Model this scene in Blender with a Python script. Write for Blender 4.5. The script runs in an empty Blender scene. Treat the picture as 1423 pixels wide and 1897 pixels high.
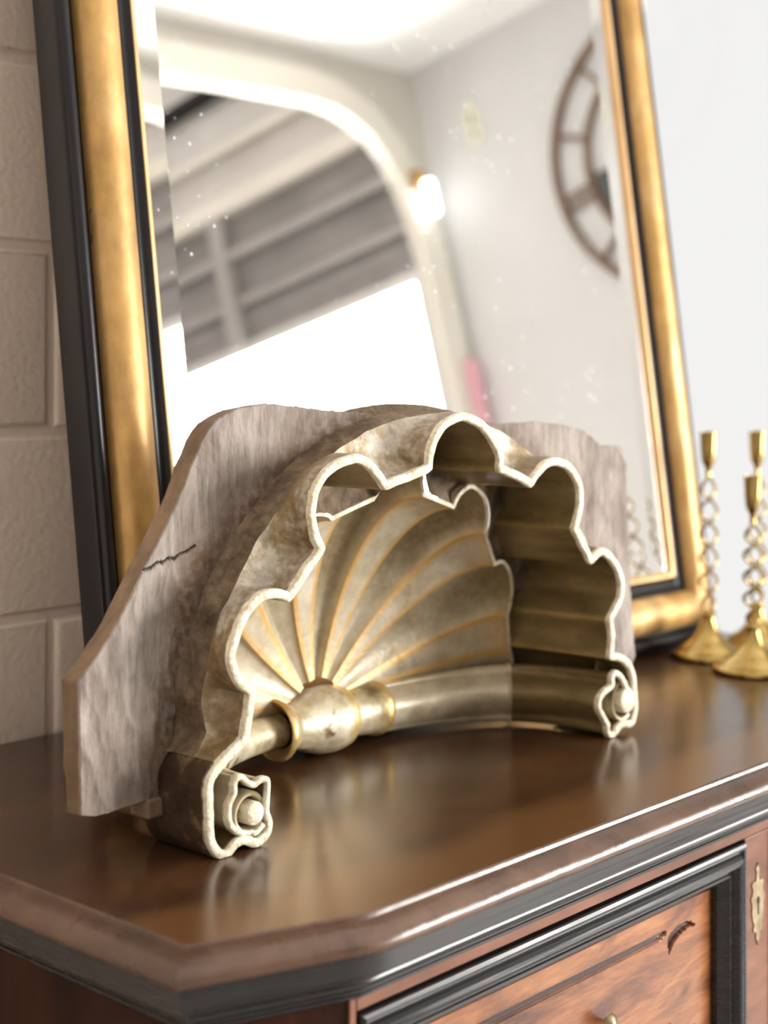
import bpy, math, random
import numpy as np
from mathutils import Vector, noise as mnoise
random.seed(7); np.random.seed(7)
S = bpy.context.scene
C = S.collection
Z0 = 0.9                      # height of the chest top above the floor
PI = math.pi

# ------------------------------------------------------------------ camera, world, lights, exposure
cd = bpy.data.cameras.new('camera'); cam = bpy.data.objects.new('camera', cd); C.objects.link(cam)
cam.location = (-0.7977, -0.7473, Z0 + 0.384)
cam.rotation_euler = (PI/2, 0, -math.radians(47.5))
cd.sensor_fit = 'VERTICAL'; cd.sensor_height = 36.0
cd.lens = 2817.0/1897.0*36.0
cd.shift_y = (700.0-948.5)/1897.0
cd.clip_start = 0.05; cd.clip_end = 100
cd.dof.use_dof = True; cd.dof.focus_distance = 1.33; cd.dof.aperture_fstop = 3.4
S.camera = cam
W = bpy.data.worlds.new('daylight'); S.world = W; W.use_nodes = True
bg = W.node_tree.nodes['Background']; bg.inputs[0].default_value = (1.0, 0.992, 0.98, 1); bg.inputs[1].default_value = 0.79
S.view_settings.view_transform = 'Standard'; S.view_settings.look = 'None'
S.view_settings.exposure = 0.2; S.view_settings.gamma = 1.0; S.view_settings.use_curve_mapping = False

def area(name, loc, target, sx, sy, power, col=(1, 1, 1)):
    d = bpy.data.lights.new(name, 'AREA'); d.shape = 'RECTANGLE'; d.size = sx; d.size_y = sy; d.energy = power; d.color = col
    o = bpy.data.objects.new(name, d); C.objects.link(o); o.location = loc
    o.rotation_euler = (Vector(target)-Vector(loc)).to_track_quat('-Z', 'Y').to_euler(); return o
area('window_daylight_side', (2.96, -3.02, Z0+0.46), (0.0, -3.02, Z0+0.46), 3.08, 1.56, 460, (1, 0.975, 0.94))
sd = bpy.data.lights.new('sun', 'SUN'); sd.energy = 16; sd.angle = math.radians(2); sd.color = (1, 0.97, 0.93)
so = bpy.data.objects.new('sun', sd); C.objects.link(so)
so.rotation_euler = Vector((0.10, -0.75, -0.85)).to_track_quat('-Z', 'Y').to_euler()

# ------------------------------------------------------------------ helpers
def tag(o, label=None, cat=None, group=None, kind=None):
    if label: o['label'] = label
    if cat: o['category'] = cat
    if group: o['group'] = group
    if kind: o['kind'] = kind
    return o
def empty(name, loc, label, cat, group=None):
    o = bpy.data.objects.new(name, None); C.objects.link(o); o.location = loc; o.empty_display_size = 0.05
    return tag(o, label, cat, group)
class MB:
    """collects vertices (world space, z measured from the chest top) and faces"""
    def __init__(s): s.v = []; s.f = []; s.at = {}
    def add(s, vs, fs, **at):
        n = len(s.v); s.v += [tuple(map(float, p)) for p in vs]; s.f += [tuple(i+n for i in f) for f in fs]
        for k, a in at.items():
            s.at.setdefault(k, [0.0]*n); s.at[k] += [0.0]*(n-len(s.at[k])) + [float(x) for x in a]
        return n
    def grid(s, rows, close=False, flip=False, **at):
        nr, nc = len(rows), len(rows[0]); fs = []
        for i in range(nr-1):
            for j in range(nc if close else nc-1):
                k = (j+1) % nc; f = (i*nc+j, i*nc+k, (i+1)*nc+k, (i+1)*nc+j)
                fs.append(f[::-1] if flip else f)
        return s.add([p for r in rows for p in r], fs, **at)
    def box(s, x0, x1, y0, y1, z0, z1):
        v = [(x, y, z) for z in (z0, z1) for y in (y0, y1) for x in (x0, x1)]
        s.add(v, [(0, 2, 3, 1), (4, 5, 7, 6), (0, 1, 5, 4), (2, 6, 7, 3), (0, 4, 6, 2), (1, 3, 7, 5)])
    def lathe(s, prof, c, axis='z', n=48):
        rows = []
        for r, h in prof:
            row = []
            for k in range(n):
                a = 2*PI*k/n; x, y = r*math.cos(a), r*math.sin(a)
                row.append((c[0]+x, c[1]+y, c[2]+h) if axis == 'z' else ((c[0]+h, c[1]+x, c[2]+y) if axis == 'x' else (c[0]+x, c[1]+h, c[2]+y)))
            rows.append(row)
        s.grid(rows, close=True)
    def build(s, name, m, parent=None, smooth=None, bevel=0, z0=Z0, base=(0, 0, 0)):
        me = bpy.data.meshes.new(name)
        b = parent.location if (parent and parent.type == 'EMPTY') else Vector(base)
        if parent and parent.parent: b = parent.parent.location
        me.from_pydata([(x-b[0], y-b[1], z+z0-b[2]) for x, y, z in s.v], [], s.f)
        for k, a in s.at.items():
            a = a + [0.0]*(len(s.v)-len(a)); t = me.attributes.new(k, 'FLOAT', 'POINT'); t.data.foreach_set('value', a)
        me.materials.append(m)
        o = bpy.data.objects.new(name, me); C.objects.link(o)
        if parent: o.parent = parent
        else: o.location = base
        import bmesh
        bm = bmesh.new(); bm.from_mesh(me); bmesh.ops.remove_doubles(bm, verts=bm.verts, dist=1e-6)
        bmesh.ops.recalc_face_normals(bm, faces=bm.faces); bm.to_mesh(me); bm.free()
        if smooth is not None:
            me.polygons.foreach_set('use_smooth', [True]*len(me.polygons))
            me.set_sharp_from_angle(angle=math.radians(smooth))
        if bevel:
            bv = o.modifiers.new('bevel', 'BEVEL'); bv.width = bevel; bv.segments = 2; bv.limit_method = 'ANGLE'
        return o

def catmull(pts, n):
    """smooth resampling of an open polyline to n points, even in arc length"""
    P = np.array(pts, float)
    if len(P) == 2: return [tuple(P[0]+(P[1]-P[0])*k/(n-1)) for k in range(n)]
    Q = np.vstack([2*P[0]-P[1], P, 2*P[-1]-P[-2]]); out = []
    for i in range(1, len(Q)-2):
        for t in np.linspace(0, 1, 24, endpoint=False):
            a, b, c, d = Q[i-1], Q[i], Q[i+1], Q[i+2]
            out.append(0.5*((2*b)+(-a+c)*t+(2*a-5*b+4*c-d)*t*t+(-a+3*b-3*c+d)*t**3))
    out.append(P[-1]); out = np.array(out)
    L = np.concatenate([[0], np.cumsum(np.linalg.norm(np.diff(out, axis=0), axis=1))])
    return [tuple(np.interp(x, L, out[:, k]) for k in range(out.shape[1])) for x in np.linspace(0, L[-1], n)]
def offset(P, d):
    P = np.array(P, float); T = np.gradient(P, axis=0); T /= (np.linalg.norm(T, axis=1)[:, None]+1e-12)
    return P + (np.asarray(d)[:, None] if np.ndim(d) else d)*np.stack([-T[:, 1], T[:, 0]], 1)
def sweep2(path, prof, closed=False):
    """path in plan, profile (outward, z); outward is on the right of travel; mitred corners"""
    n = len(path); rows = []
    for i in range(n):
        def nrm(a, b):
            t = Vector((b[0]-a[0], b[1]-a[1])).normalized(); return Vector((t.y, -t.x))
        if closed: n1 = nrm(path[i-1], path[i]); n2 = nrm(path[i], path[(i+1) % n])
        else:
            n1 = nrm(path[i-1], path[i]) if i > 0 else nrm(path[0], path[1])
            n2 = nrm(path[i], path[i+1]) if i < n-1 else n1
        m = (n1+n2); m = m/(m.dot(n2)) if m.length > 1e-6 else n2
        rows.append([(path[i][0]+m.x*o, path[i][1]+m.y*o, z) for o, z in prof])
    if closed: rows.append(rows[0])
    return rows
def nz(x, y, z=0, s=1): return mnoise.noise(Vector((x*s, y*s, z*s)))

# ------------------------------------------------------------------ materials
def mat(name, ramp, scale=8, rough=0.5, metal=0.0, bump=0.0, bscale=60, stretch=(1, 1, 1), detail=6, rvar=0.0,
        attrs=(), coat=0.0, spec=0.5, spots=None, dist=0.0, bdist=0.002, grain=None, grot=0.0):
    m = bpy.data.materials.new(name); m.use_nodes = True; nt = m.node_tree; N = nt.nodes; L = nt.links
    p = N['Principled BSDF']; p.inputs['Roughness'].default_value = rough; p.inputs['Metallic'].default_value = metal
    p.inputs['Coat Weight'].default_value = coat; p.inputs['Coat Roughness'].default_value = 0.12
    p.inputs['Specular IOR Level'].default_value = spec
    tc = N.new('ShaderNodeTexCoord'); mp = N.new('ShaderNodeMapping'); mp.inputs['Scale'].default_value = stretch
    L.new(tc.outputs['Object'], mp.inputs['Vector'])
    n1 = N.new('ShaderNodeTexNoise'); n1.inputs['Scale'].default_value = scale; n1.inputs['Detail'].default_value = detail
    n1.inputs['Roughness'].default_value = 0.6; n1.inputs['Distortion'].default_value = dist
    L.new(mp.outputs[0], n1.inputs['Vector'])
    cr = N.new('ShaderNodeValToRGB'); e = cr.color_ramp.elements
    while len(e) < len(ramp): e.new(0.5)
    for k, (ps, c) in enumerate(ramp): e[k].position = ps; e[k].color = (*c, 1)
    L.new(n1.outputs['Fac'], cr.inputs[0]); col = cr.outputs[0]
    if grain:   # (scale, stretch, amount): fine streaks that darken the colour
        mg = N.new('ShaderNodeMapping'); mg.inputs['Scale'].default_value = grain[1]; mg.inputs['Rotation'].default_value = (0, grot, 0); L.new(tc.outputs['Object'], mg.inputs['Vector'])
        ng = N.new('ShaderNodeTexNoise'); ng.inputs['Scale'].default_value = grain[0]; ng.inputs['Detail'].default_value = 7; ng.inputs['Roughness'].default_value = 0.7
        L.new(mg.outputs[0], ng.inputs['Vector'])
        rg = N.new('ShaderNodeMapRange'); rg.inputs[1].default_value = 0.30; rg.inputs[2].default_value = 0.60; rg.inputs[3].default_value = 1-grain[2]; rg.inputs[4].default_value = 1.0
        L.new(ng.outputs['Fac'], rg.inputs[0]); vm = N.new('ShaderNodeVectorMath'); vm.operation = 'SCALE'; L.new(col, vm.inputs[0]); L.new(rg.outputs[0], vm.inputs['Scale']); col = vm.outputs[0]
    mv = None; rv = None
    if spots:   # (scale, threshold, colour)
        n3 = N.new('ShaderNodeTexNoise'); n3.inputs['Scale'].default_value = spots[0]; n3.inputs['Detail'].default_value = 4
        L.new(mp.outputs[0], n3.inputs['Vector'])
        mr = N.new('ShaderNodeMapRange'); mr.inputs[1].default_value = spots[1]; mr.inputs[2].default_value = spots[1]+0.06
        L.new(n3.outputs['Fac'], mr.inputs[0])
        mx = N.new('ShaderNodeMix'); mx.data_type = 'RGBA'; L.new(mr.outputs[0], mx.inputs[0]); L.new(col, mx.inputs[6]); mx.inputs[7].default_value = (*spots[2], 1)
        col = mx.outputs[2]
    for (an, acol, amet, aro, wear) in attrs:
        a = N.new('ShaderNodeAttribute'); a.attribute_name = an; f = a.outputs['Fac']
        if wear:
            n4 = N.new('ShaderNodeTexNoise'); n4.inputs['Scale'].default_value = 140; n4.inputs['Detail'].default_value = 5
            L.new(tc.outputs['Object'], n4.inputs['Vector'])
            r4 = N.new('ShaderNodeMapRange'); r4.inputs[1].default_value = 0.62; r4.inputs[2].default_value = 0.40
            r4.inputs[3].default_value = 1-wear; r4.inputs[4].default_value = 1.0; L.new(n4.outputs['Fac'], r4.inputs[0])
            mu = N.new('ShaderNodeMath'); mu.operation = 'MULTIPLY'; L.new(f, mu.inputs[0]); L.new(r4.outputs[0], mu.inputs[1]); f = mu.outputs[0]
        mx = N.new('ShaderNodeMix'); mx.data_type = 'RGBA'; L.new(f, mx.inputs[0]); L.new(col, mx.inputs[6]); mx.inputs[7].default_value = (*acol, 1)
        col = mx.outputs[2]
        mm = N.new('ShaderNodeMix'); L.new(f, mm.inputs[0]); mm.inputs[3].default_value = amet
        if mv: L.new(mv, mm.inputs[2])
        else: mm.inputs[2].default_value = metal
        mv = mm.outputs[0]
        rr = N.new('ShaderNodeMix'); L.new(f, rr.inputs[0]); rr.inputs[3].default_value = aro
        if rv: L.new(rv, rr.inputs[2])
        else: rr.inputs[2].default_value = rough
        rv = rr.outputs[0]
    L.new(col, p.inputs['Base Color'])
    if mv: L.new(mv, p.inputs['Metallic'])
    if rvar and not rv:
        n5 = N.new('ShaderNodeTexNoise'); n5.inputs['Scale'].default_value = scale*2.3; n5.inputs['Detail'].default_value = 4
        L.new(mp.outputs[0], n5.inputs['Vector'])
        r5 = N.new('ShaderNodeMapRange'); r5.inputs[1].default_value = 0.3; r5.inputs[2].default_value = 0.7
        r5.inputs[3].default_value = max(0.02, rough-rvar); r5.inputs[4].default_value = rough+rvar; L.new(n5.outputs['Fac'], r5.inputs[0]); rv = r5.outputs[0]
    if rv: L.new(rv, p.inputs['Roughness'])
    if bump:
        n2 = N.new('ShaderNodeTexNoise'); n2.inputs['Scale'].default_value = bscale; n2.inputs['Detail'].default_value = 5
        L.new(mp.outputs[0], n2.inputs['Vector'])
        b = N.new('ShaderNodeBump'); b.inputs['Strength'].default_value = bump; b.inputs['Distance'].default_value = bdist
        L.new(n2.outputs['Fac'], b.inputs['Height']); L.new(b.outputs[0], p.inputs['Normal'])
    return m

M = {}
M['block'] = mat('painted_block', [(0.3, (0.83, 0.695, 0.585)), (0.7, (0.88, 0.745, 0.63))], 5, 0.6, bump=0.8, bscale=130, bdist=0.002, detail=4)
M['white_wall'] = mat('white_painted_wall', [(0.3, (0.66, 0.665, 0.67)), (0.7, (0.70, 0.705, 0.71))], 3, 0.7, bump=0.2, bscale=50)
M['ceiling'] = mat('white_ceiling', [(0.3, (0.93, 0.93, 0.92)), (0.7, (0.95, 0.95, 0.94))], 3, 0.8)
M['arch_wall_paint'] = mat('beige_arch_wall', [(0.3, (0.62, 0.59, 0.53)), (0.7, (0.67, 0.64, 0.58))], 3, 0.7)
M['cream_trim'] = mat('cream_painted_arch', [(0.3, (0.78, 0.745, 0.65)), (0.7, (0.82, 0.79, 0.70))], 3, 0.6)
M['floor'] = mat('concrete_floor', [(0.3, (0.30, 0.285, 0.27)), (0.7, (0.38, 0.365, 0.35))], 4, 0.5, bump=0.1, bscale=30)
M['metal_dark'] = mat('grey_corrugated_metal', [(0.3, (0.22, 0.205, 0.205)), (0.7, (0.32, 0.30, 0.30))], 4, 0.5, 0.1)
M['metal_end'] = mat('dark_end_wall', [(0.3, (0.07, 0.06, 0.055)), (0.7, (0.10, 0.09, 0.08))], 4, 0.7)
M['metal_mid'] = mat('grey_girt_metal', [(0.3, (0.34, 0.32, 0.31)), (0.7, (0.40, 0.38, 0.37))], 4, 0.5, 0.1)
M['side_wall_paint'] = mat('side_wall_cream', [(0.3, (0.70, 0.65, 0.60)), (0.7, (0.75, 0.70, 0.65))], 4, 0.7)
M['metal_light'] = mat('pale_corrugated_metal', [(0.3, (0.58, 0.56, 0.54)), (0.7, (0.68, 0.66, 0.64))], 4, 0.5, 0.1)
M['girt'] = mat('painted_girt', [(0.3, (0.70, 0.67, 0.60)), (0.7, (0.78, 0.75, 0.68))], 4, 0.5)
M['walnut_top'] = mat('polished_walnut', [(0.25, (0.030, 0.0125, 0.007)), (0.5, (0.060, 0.026, 0.012)), (0.75, (0.105, 0.046, 0.019))], 5, 0.21,
    bump=0.04, bscale=120, stretch=(1.0, 2.6, 1), dist=1.2, rvar=0.05, grain=(30, (1, 7, 1), 0.35), spots=(9, 0.66, (0.022, 0.010, 0.006)),
    attrs=[('band', (0.115, 0.052, 0.019), 0.0, 0.24, 0.0)])
M['walnut_edge'] = mat('worn_walnut_moulding', [(0.3, (0.040, 0.020, 0.011)), (0.55, (0.088, 0.045, 0.026)), (0.8, (0.15, 0.080, 0.046))], 14, 0.30,
    bump=0.25, bscale=90, stretch=(1, 1, 1), rvar=0.08)
M['walnut_side'] = mat('dark_walnut_carcass', [(0.3, (0.012, 0.0045, 0.0025)), (0.55, (0.030, 0.010, 0.005)), (0.8, (0.065, 0.024, 0.010))], 4, 0.42, spec=0.08,
    bump=0.08, bscale=80, stretch=(3, 3, 0.7), dist=0.8)
M['walnut_rail'] = mat('red_walnut_rail', [(0.3, (0.085, 0.028, 0.015)), (0.7, (0.21, 0.085, 0.047))], 16, 0.36, spec=0.28, bump=0.15, bscale=70, stretch=(0.5, 1, 2))
M['walnut_panel'] = mat('figured_walnut_panel', [(0.30, (0.09, 0.028, 0.012)), (0.5, (0.26, 0.092, 0.034)), (0.72, (0.40, 0.17, 0.062))], 5, 0.2,
    bump=0.06, bscale=140, stretch=(1.3, 1, 5.0), dist=1.5, coat=0.0, spec=0.32, grain=(40, (0.6, 1, 8), 0.45), grot=-0.35, attrs=[('cut', (0.03, 0.010, 0.006), 0, 0.4, 0)])
M['ebony'] = mat('ebonised_moulding', [(0.3, (0.006, 0.0055, 0.006)), (0.75, (0.018, 0.016, 0.017))], 30, 0.26, bump=0.25, bscale=40, stretch=(0.12, 1, 5), rvar=0.07, spec=0.5, bdist=0.001)
M['frame_black'] = mat('black_frame_lacquer', [(0.3, (0.009, 0.0085, 0.010)), (0.7, (0.016, 0.015, 0.017))], 10, 0.28, bump=0.1, bscale=60,
    spots=(70, 0.735, (0.28, 0.15, 0.06)), spec=0.25)
M['gilt'] = mat('old_gilding', [(0.28, (0.30, 0.165, 0.045)), (0.5, (0.54, 0.32, 0.105)), (0.72, (0.66, 0.44, 0.20))], 9, 0.42, 0.35, bump=0.3, bscale=45,
    rvar=0.08, spots=(60, 0.70, (0.10, 0.05, 0.02)), stretch=(1, 1, 0.8), grain=(30, (1, 1, 0.4), 0.35))
M['gilt_slip'] = mat('pale_gilt_slip', [(0.3, (0.55, 0.34, 0.15)), (0.7, (0.70, 0.47, 0.24))], 12, 0.38, 0.4, bump=0.1, bscale=60)
M['brass'] = mat('polished_brass', [(0.3, (0.30, 0.20, 0.065)), (0.7, (0.48, 0.35, 0.13))], 15, 0.22, 1.0)
M['old_brass'] = mat('aged_brass_plate', [(0.3, (0.16, 0.12, 0.07)), (0.7, (0.34, 0.27, 0.17))], 60, 0.4, 0.9, bump=0.2, bscale=120)
M['dark'] = mat('dark_keyhole', [(0.3, (0.004, 0.003, 0.003)), (0.7, (0.006, 0.005, 0.004))], 10, 0.8)
M['raw_wood'] = mat('weathered_raw_wood', [(0.25, (0.14, 0.105, 0.09)), (0.40, (0.25, 0.205, 0.178)), (0.58, (0.345, 0.30, 0.265)), (0.8, (0.42, 0.375, 0.34))], 11, 0.75,
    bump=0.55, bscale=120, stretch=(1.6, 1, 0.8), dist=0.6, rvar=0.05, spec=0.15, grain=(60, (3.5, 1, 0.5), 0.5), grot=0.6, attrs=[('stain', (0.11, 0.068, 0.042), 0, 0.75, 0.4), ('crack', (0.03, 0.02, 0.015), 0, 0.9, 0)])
M['raw_side'] = mat('sawn_wood_side', [(0.3, (0.12, 0.072, 0.036)), (0.7, (0.25, 0.165, 0.10))], 12, 0.75, bump=0.5, bscale=90, grain=(50, (1, 1, 0.3), 0.4))
M['arch_wood'] = mat('stained_arch_wood', [(0.3, (0.06, 0.040, 0.024)), (0.5, (0.15, 0.105, 0.066)), (0.72, (0.25, 0.185, 0.125))], 26, 0.75, bump=0.8, bscale=130, dist=0.8, spec=0.15, grain=(90, (2, 1, 1), 0.5),
    spots=(50, 0.68, (0.05, 0.03, 0.02)))
M['cove'] = mat('gesso_and_glaze', [(0.34, (0.19, 0.12, 0.05)), (0.46, (0.38, 0.28, 0.145)), (0.54, (0.64, 0.58, 0.48)), (0.75, (0.74, 0.70, 0.63))], 19, 0.5,
    bump=0.6, bscale=190, grain=(70, (1, 1, 1), 0.4), attrs=[('grime', (0.12, 0.075, 0.03), 0, 0.5, 0.35)])
M['rim'] = mat('cream_gesso_rim', [(0.30, (0.55, 0.42, 0.24)), (0.44, (0.70, 0.62, 0.46)), (0.7, (0.80, 0.74, 0.61))], 90, 0.55, bump=0.9, bscale=260,
    spots=(130, 0.655, (0.28, 0.18, 0.08)), grain=(160, (1, 1, 1), 0.35))
M['hood'] = mat('olive_glazed_hood', [(0.28, (0.10, 0.062, 0.022)), (0.5, (0.20, 0.138, 0.056)), (0.75, (0.29, 0.215, 0.098))], 13, 0.45, 0.2, bump=0.25, bscale=110, grain=(60, (1, 0.4, 1), 0.4),
    stretch=(1, 0.6, 1), attrs=[('gilt', (0.55, 0.36, 0.12), 0.6, 0.4, 0.4)])
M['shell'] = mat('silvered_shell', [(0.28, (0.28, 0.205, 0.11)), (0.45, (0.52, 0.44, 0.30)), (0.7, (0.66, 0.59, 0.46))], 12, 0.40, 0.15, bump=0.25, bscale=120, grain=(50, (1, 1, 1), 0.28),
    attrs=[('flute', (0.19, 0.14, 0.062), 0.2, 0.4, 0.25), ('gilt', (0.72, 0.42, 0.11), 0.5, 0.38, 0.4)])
M['hub'] = mat('silvered_hub', [(0.34, (0.20, 0.135, 0.06)), (0.46, (0.44, 0.36, 0.22)), (0.7, (0.62, 0.55, 0.41))], 22, 0.38, 0.15, bump=0.35, bscale=120, grain=(45, (1, 1, 1), 0.35), spots=(28, 0.62, (0.13, 0.075, 0.035)),
    attrs=[('gilt', (0.55, 0.35, 0.10), 0.6, 0.36, 0.5)])
M['scroll_dark'] = mat('dark_scroll_side', [(0.3, (0.022, 0.012, 0.006)), (0.55, (0.06, 0.034, 0.018)), (0.72, (0.30, 0.21, 0.13))], 26, 0.6, bump=0.6, bscale=110, spec=0.2, grain=(60, (1, 1, 1), 0.5))
M['clock'] = mat('bronzed_iron', [(0.3, (0.16, 0.10, 0.07)), (0.7, (0.26, 0.17, 0.12))], 12, 0.5, 0.3)
M['clock_face'] = mat('dark_clock_plate', [(0.3, (0.08, 0.08, 0.08)), (0.7, (0.12, 0.12, 0.12))], 8, 0.6)
M['tag'] = mat('cream_card', [(0.3, (0.80, 0.79, 0.66)), (0.7, (0.84, 0.83, 0.70))], 8, 0.6)
M['pink'] = mat('pink_cloth', [(0.3, (0.82, 0.42, 0.50)), (0.7, (0.86, 0.50, 0.57))], 8, 0.7)
M['mirror'] = None
def mirror_mat():
    m = bpy.data.materials.new('aged_mirror_glass'); m.use_nodes = True; N = m.node_tree.nodes; L = m.node_tree.links
    p = N['Principled BSDF']; p.inputs['Metallic'].default_value = 1; p.inputs['Roughness'].default_value = 0.0
    p.inputs['Base Color'].default_value = (0.93, 0.935, 0.93, 1)
    d = N.new('ShaderNodeBsdfDiffuse'); d.inputs[0].default_value = (0.75, 0.78, 0.82, 1)
    tc = N.new('ShaderNodeTexCoord'); v = N.new('ShaderNodeTexVoronoi'); v.inputs['Scale'].default_value = 62
    L.new(tc.outputs['Object'], v.inputs['Vector'])
    r = N.new('ShaderNodeMapRange'); r.inputs[1].default_value = 0.16; r.inputs[2].default_value = 0.08; L.new(v.outputs['Distance'], r.inputs[0])
    n = N.new('ShaderNodeTexNoise'); n.inputs['Scale'].default_value = 7; L.new(tc.outputs['Object'], n.inputs['Vector'])
    r2 = N.new('ShaderNodeMapRange'); r2.inputs[1].default_value = 0.47; r2.inputs[2].default_value = 0.58; r2.inputs[4].default_value = 0.55; L.new(n.outputs['Fac'], r2.inputs[0])
    mu = N.new('ShaderNodeMath'); mu.operation = 'MULTIPLY'; L.new(r.outputs[0], mu.inputs[0]); L.new(r2.outputs[0], mu.inputs[1])
    mx = N.new('ShaderNodeMixShader'); L.new(mu.outputs[0], mx.inputs[0]); L.new(p.outputs[0], mx.inputs[1]); L.new(d.outputs[0], mx.inputs[2])
    L.new(mx.outputs[0], N['Material Output'].inputs[0]); return m
M['mirror'] = mirror_mat()
def glass_mat():
    m = bpy.data.materials.new('window_glass'); m.use_nodes = True; N = m.node_tree.nodes; L = m.node_tree.links
    t = N.new('ShaderNodeBsdfTransparent'); g = N.new('ShaderNodeBsdfGlossy'); g.inputs['Roughness'].default_value = 0.02
    mx = N.new('ShaderNodeMixShader'); mx.inputs[0].default_value = 0.015
    L.new(t.outputs[0], mx.inputs[1]); L.new(g.outputs[0], mx.inputs[2]); L.new(mx.outputs[0], N['Material Output'].inputs[0]); return m
M['glass'] = glass_mat()
def emit_mat(name, col, s):
    m = bpy.data.materials.new(name); m.use_nodes = True; N = m.node_tree.nodes; L = m.node_tree.links
    e = N.new('ShaderNodeEmission'); e.inputs[0].default_value = (*col, 1); e.inputs[1].default_value = s
    L.new(e.outputs[0], N['Material Output'].inputs[0]); return m
M['lamp'] = emit_mat('lit_tube', (1, 1, 1), 6)

# ------------------------------------------------------------------ the setting
ZF = -Z0; ZC = 1.935; XQ = 3.0; VA = -1.35; VW = 0.64; XL = -3.2
def st(name, mb, m, **k): return tag(mb.build(name, m, **k), kind='structure')
b = MB(); b.box(XL-0.2, XQ+0.3, -6.1, VW+0.2, ZF-0.1, ZF); st('floor', b, M['floor'])
b = MB(); b.box(XL-0.2, XQ+0.3, VA-0.1, VW+0.2, ZC, ZC+0.1); st('ceiling', b, M['ceiling'])
# back wall of painted concrete blocks, cut away on the right by a tall window
WX0, WX1, WZ0, WZ1 = 1.36, 2.86, ZF+0.10, 1.60
b = MB(); mo = 0.005; jd = 0.0045
b.box(XL, WX0, VW+jd, VW+0.15, ZF, ZC)
row = -5; z = 0.1255-0.2003*5
while z < ZC:
    off = 0.381 if row % 2 == 0 else 0.181
    x = off-0.4*9
    while x < WX0:
        x0, x1 = max(x+mo, XL), min(x+0.4-mo, WX0); z0, z1 = max(z+mo, ZF), min(z+0.2003-mo, ZC)
        if x1-x0 > 0.03 and z1-z0 > 0.01:
            rows = []
            for ins, dv in ((0, jd), (0.0012, 0.0025), (0.0035, 0.0006), (0.007, 0)):
                rows.append([(x0+ins, VW+dv, z0+ins), (x1-ins, VW+dv, z0+ins), (x1-ins, VW+dv, z1-ins), (x0+ins, VW+dv, z1-ins)])
            n = b.grid(rows, close=True); b.f.append((n+12, n+13, n+14, n+15))
        x += 0.4
    z += 0.2003; row += 1
st('wall_back', b, M['block'], smooth=35)
b = MB(); b.box(WX0, WX1, VW, VW+0.15, ZF, WZ0); b.box(WX0, WX1, VW, VW+0.15, WZ1, ZC); b.box(WX1, XQ, VW, VW+0.15, ZF, ZC)
st('wall_back_window_side', b, M['white_wall'])
win = empty('window_1', (WX0, VW, Z0+WZ0), None, None); tag(win, kind='structure')
b = MB()
for (x0, x1, z0, z1) in ((WX0, WX0+0.04, WZ0, WZ1), (WX1-0.04, WX1, WZ0, WZ1), (WX0, WX1, WZ0, WZ0+0.04), (WX0, WX1, WZ1-0.04, WZ1)):
    b.box(x0, x1, VW+0.05, VW+0.10, z0, z1)
b.build('window_frame', M['white_wall'], win, bevel=0.003)
b = MB(); b.box(WX0+0.04, WX1-0.04, VW+0.07, VW+0.075, WZ0+0.04, WZ1-0.04); b.build('pane', M['glass'], win)
# right wall (only seen in the mirror)
b = MB(); b.box(XQ, XQ+0.15, VA, VW+0.15, ZF, ZC); st('wall_right', b, M['white_wall'])
b = MB(); b.box(XL-0.15, XL, -6.1, VW+0.15, ZF, ZC+0.9); st('wall_left', b, M['side_wall_paint'])
# opposite wall with the wide flat arch
AX0, AX1, AZ = -2.6, 2.862, 1.815
arc = [(AX1, ZF), (2.862, 1.20), (2.860, 1.30), (2.842, 1.425), (2.813, 1.535), (2.774, 1.610), (2.720, 1.675), (2.650, 1.718), (2.576, 1.745), (2.479, 1.757), (2.30, 1.758), (1.9, 1.752), (1.2, 1.75), (AX0+0.3, 1.75), (AX0, 1.35), (AX0, ZF)]
out = [(XQ, ZF), (XQ, 1.20), (XQ, 1.30), (XQ, 1.42), (XQ, 1.55), (XQ, 1.70), (XQ, ZC), (2.80, ZC), (2.65, ZC), (2.479, ZC), (2.30, ZC), (1.9, ZC), (1.2, ZC), (AX0+0.3, ZC), (XL, ZC), (XL, ZF)]
b = MB(); t = 0.03
rows = [[(x, VA, z) for x, z in out], [(x, VA, z) for x, z in arc], [(x, VA-t, z) for x, z in arc], [(x, VA-t, z) for x, z in out]]
b.grid(rows); st('wall_arch', b, M['arch_wall_paint'])
# raised cream band round the arch, facing the room
arc2 = [(x-0.0, z) for x, z in arc]; o2 = [tuple(p) for p in offset(arc, -0.105)]
b = MB(); rows = [[(x, VA+0.001, z) for x, z in arc], [(x, VA+0.025, z) for x, z in arc], [(min(x, XQ-0.004), VA+0.025, min(z, ZC-0.01)) for x, z in o2], [(min(x, XQ-0.004), VA+0.001, min(z, ZC-0.01)) for x, z in o2]]
b.grid(rows); st('trim_1', b, M['cream_trim'], smooth=40)
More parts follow.
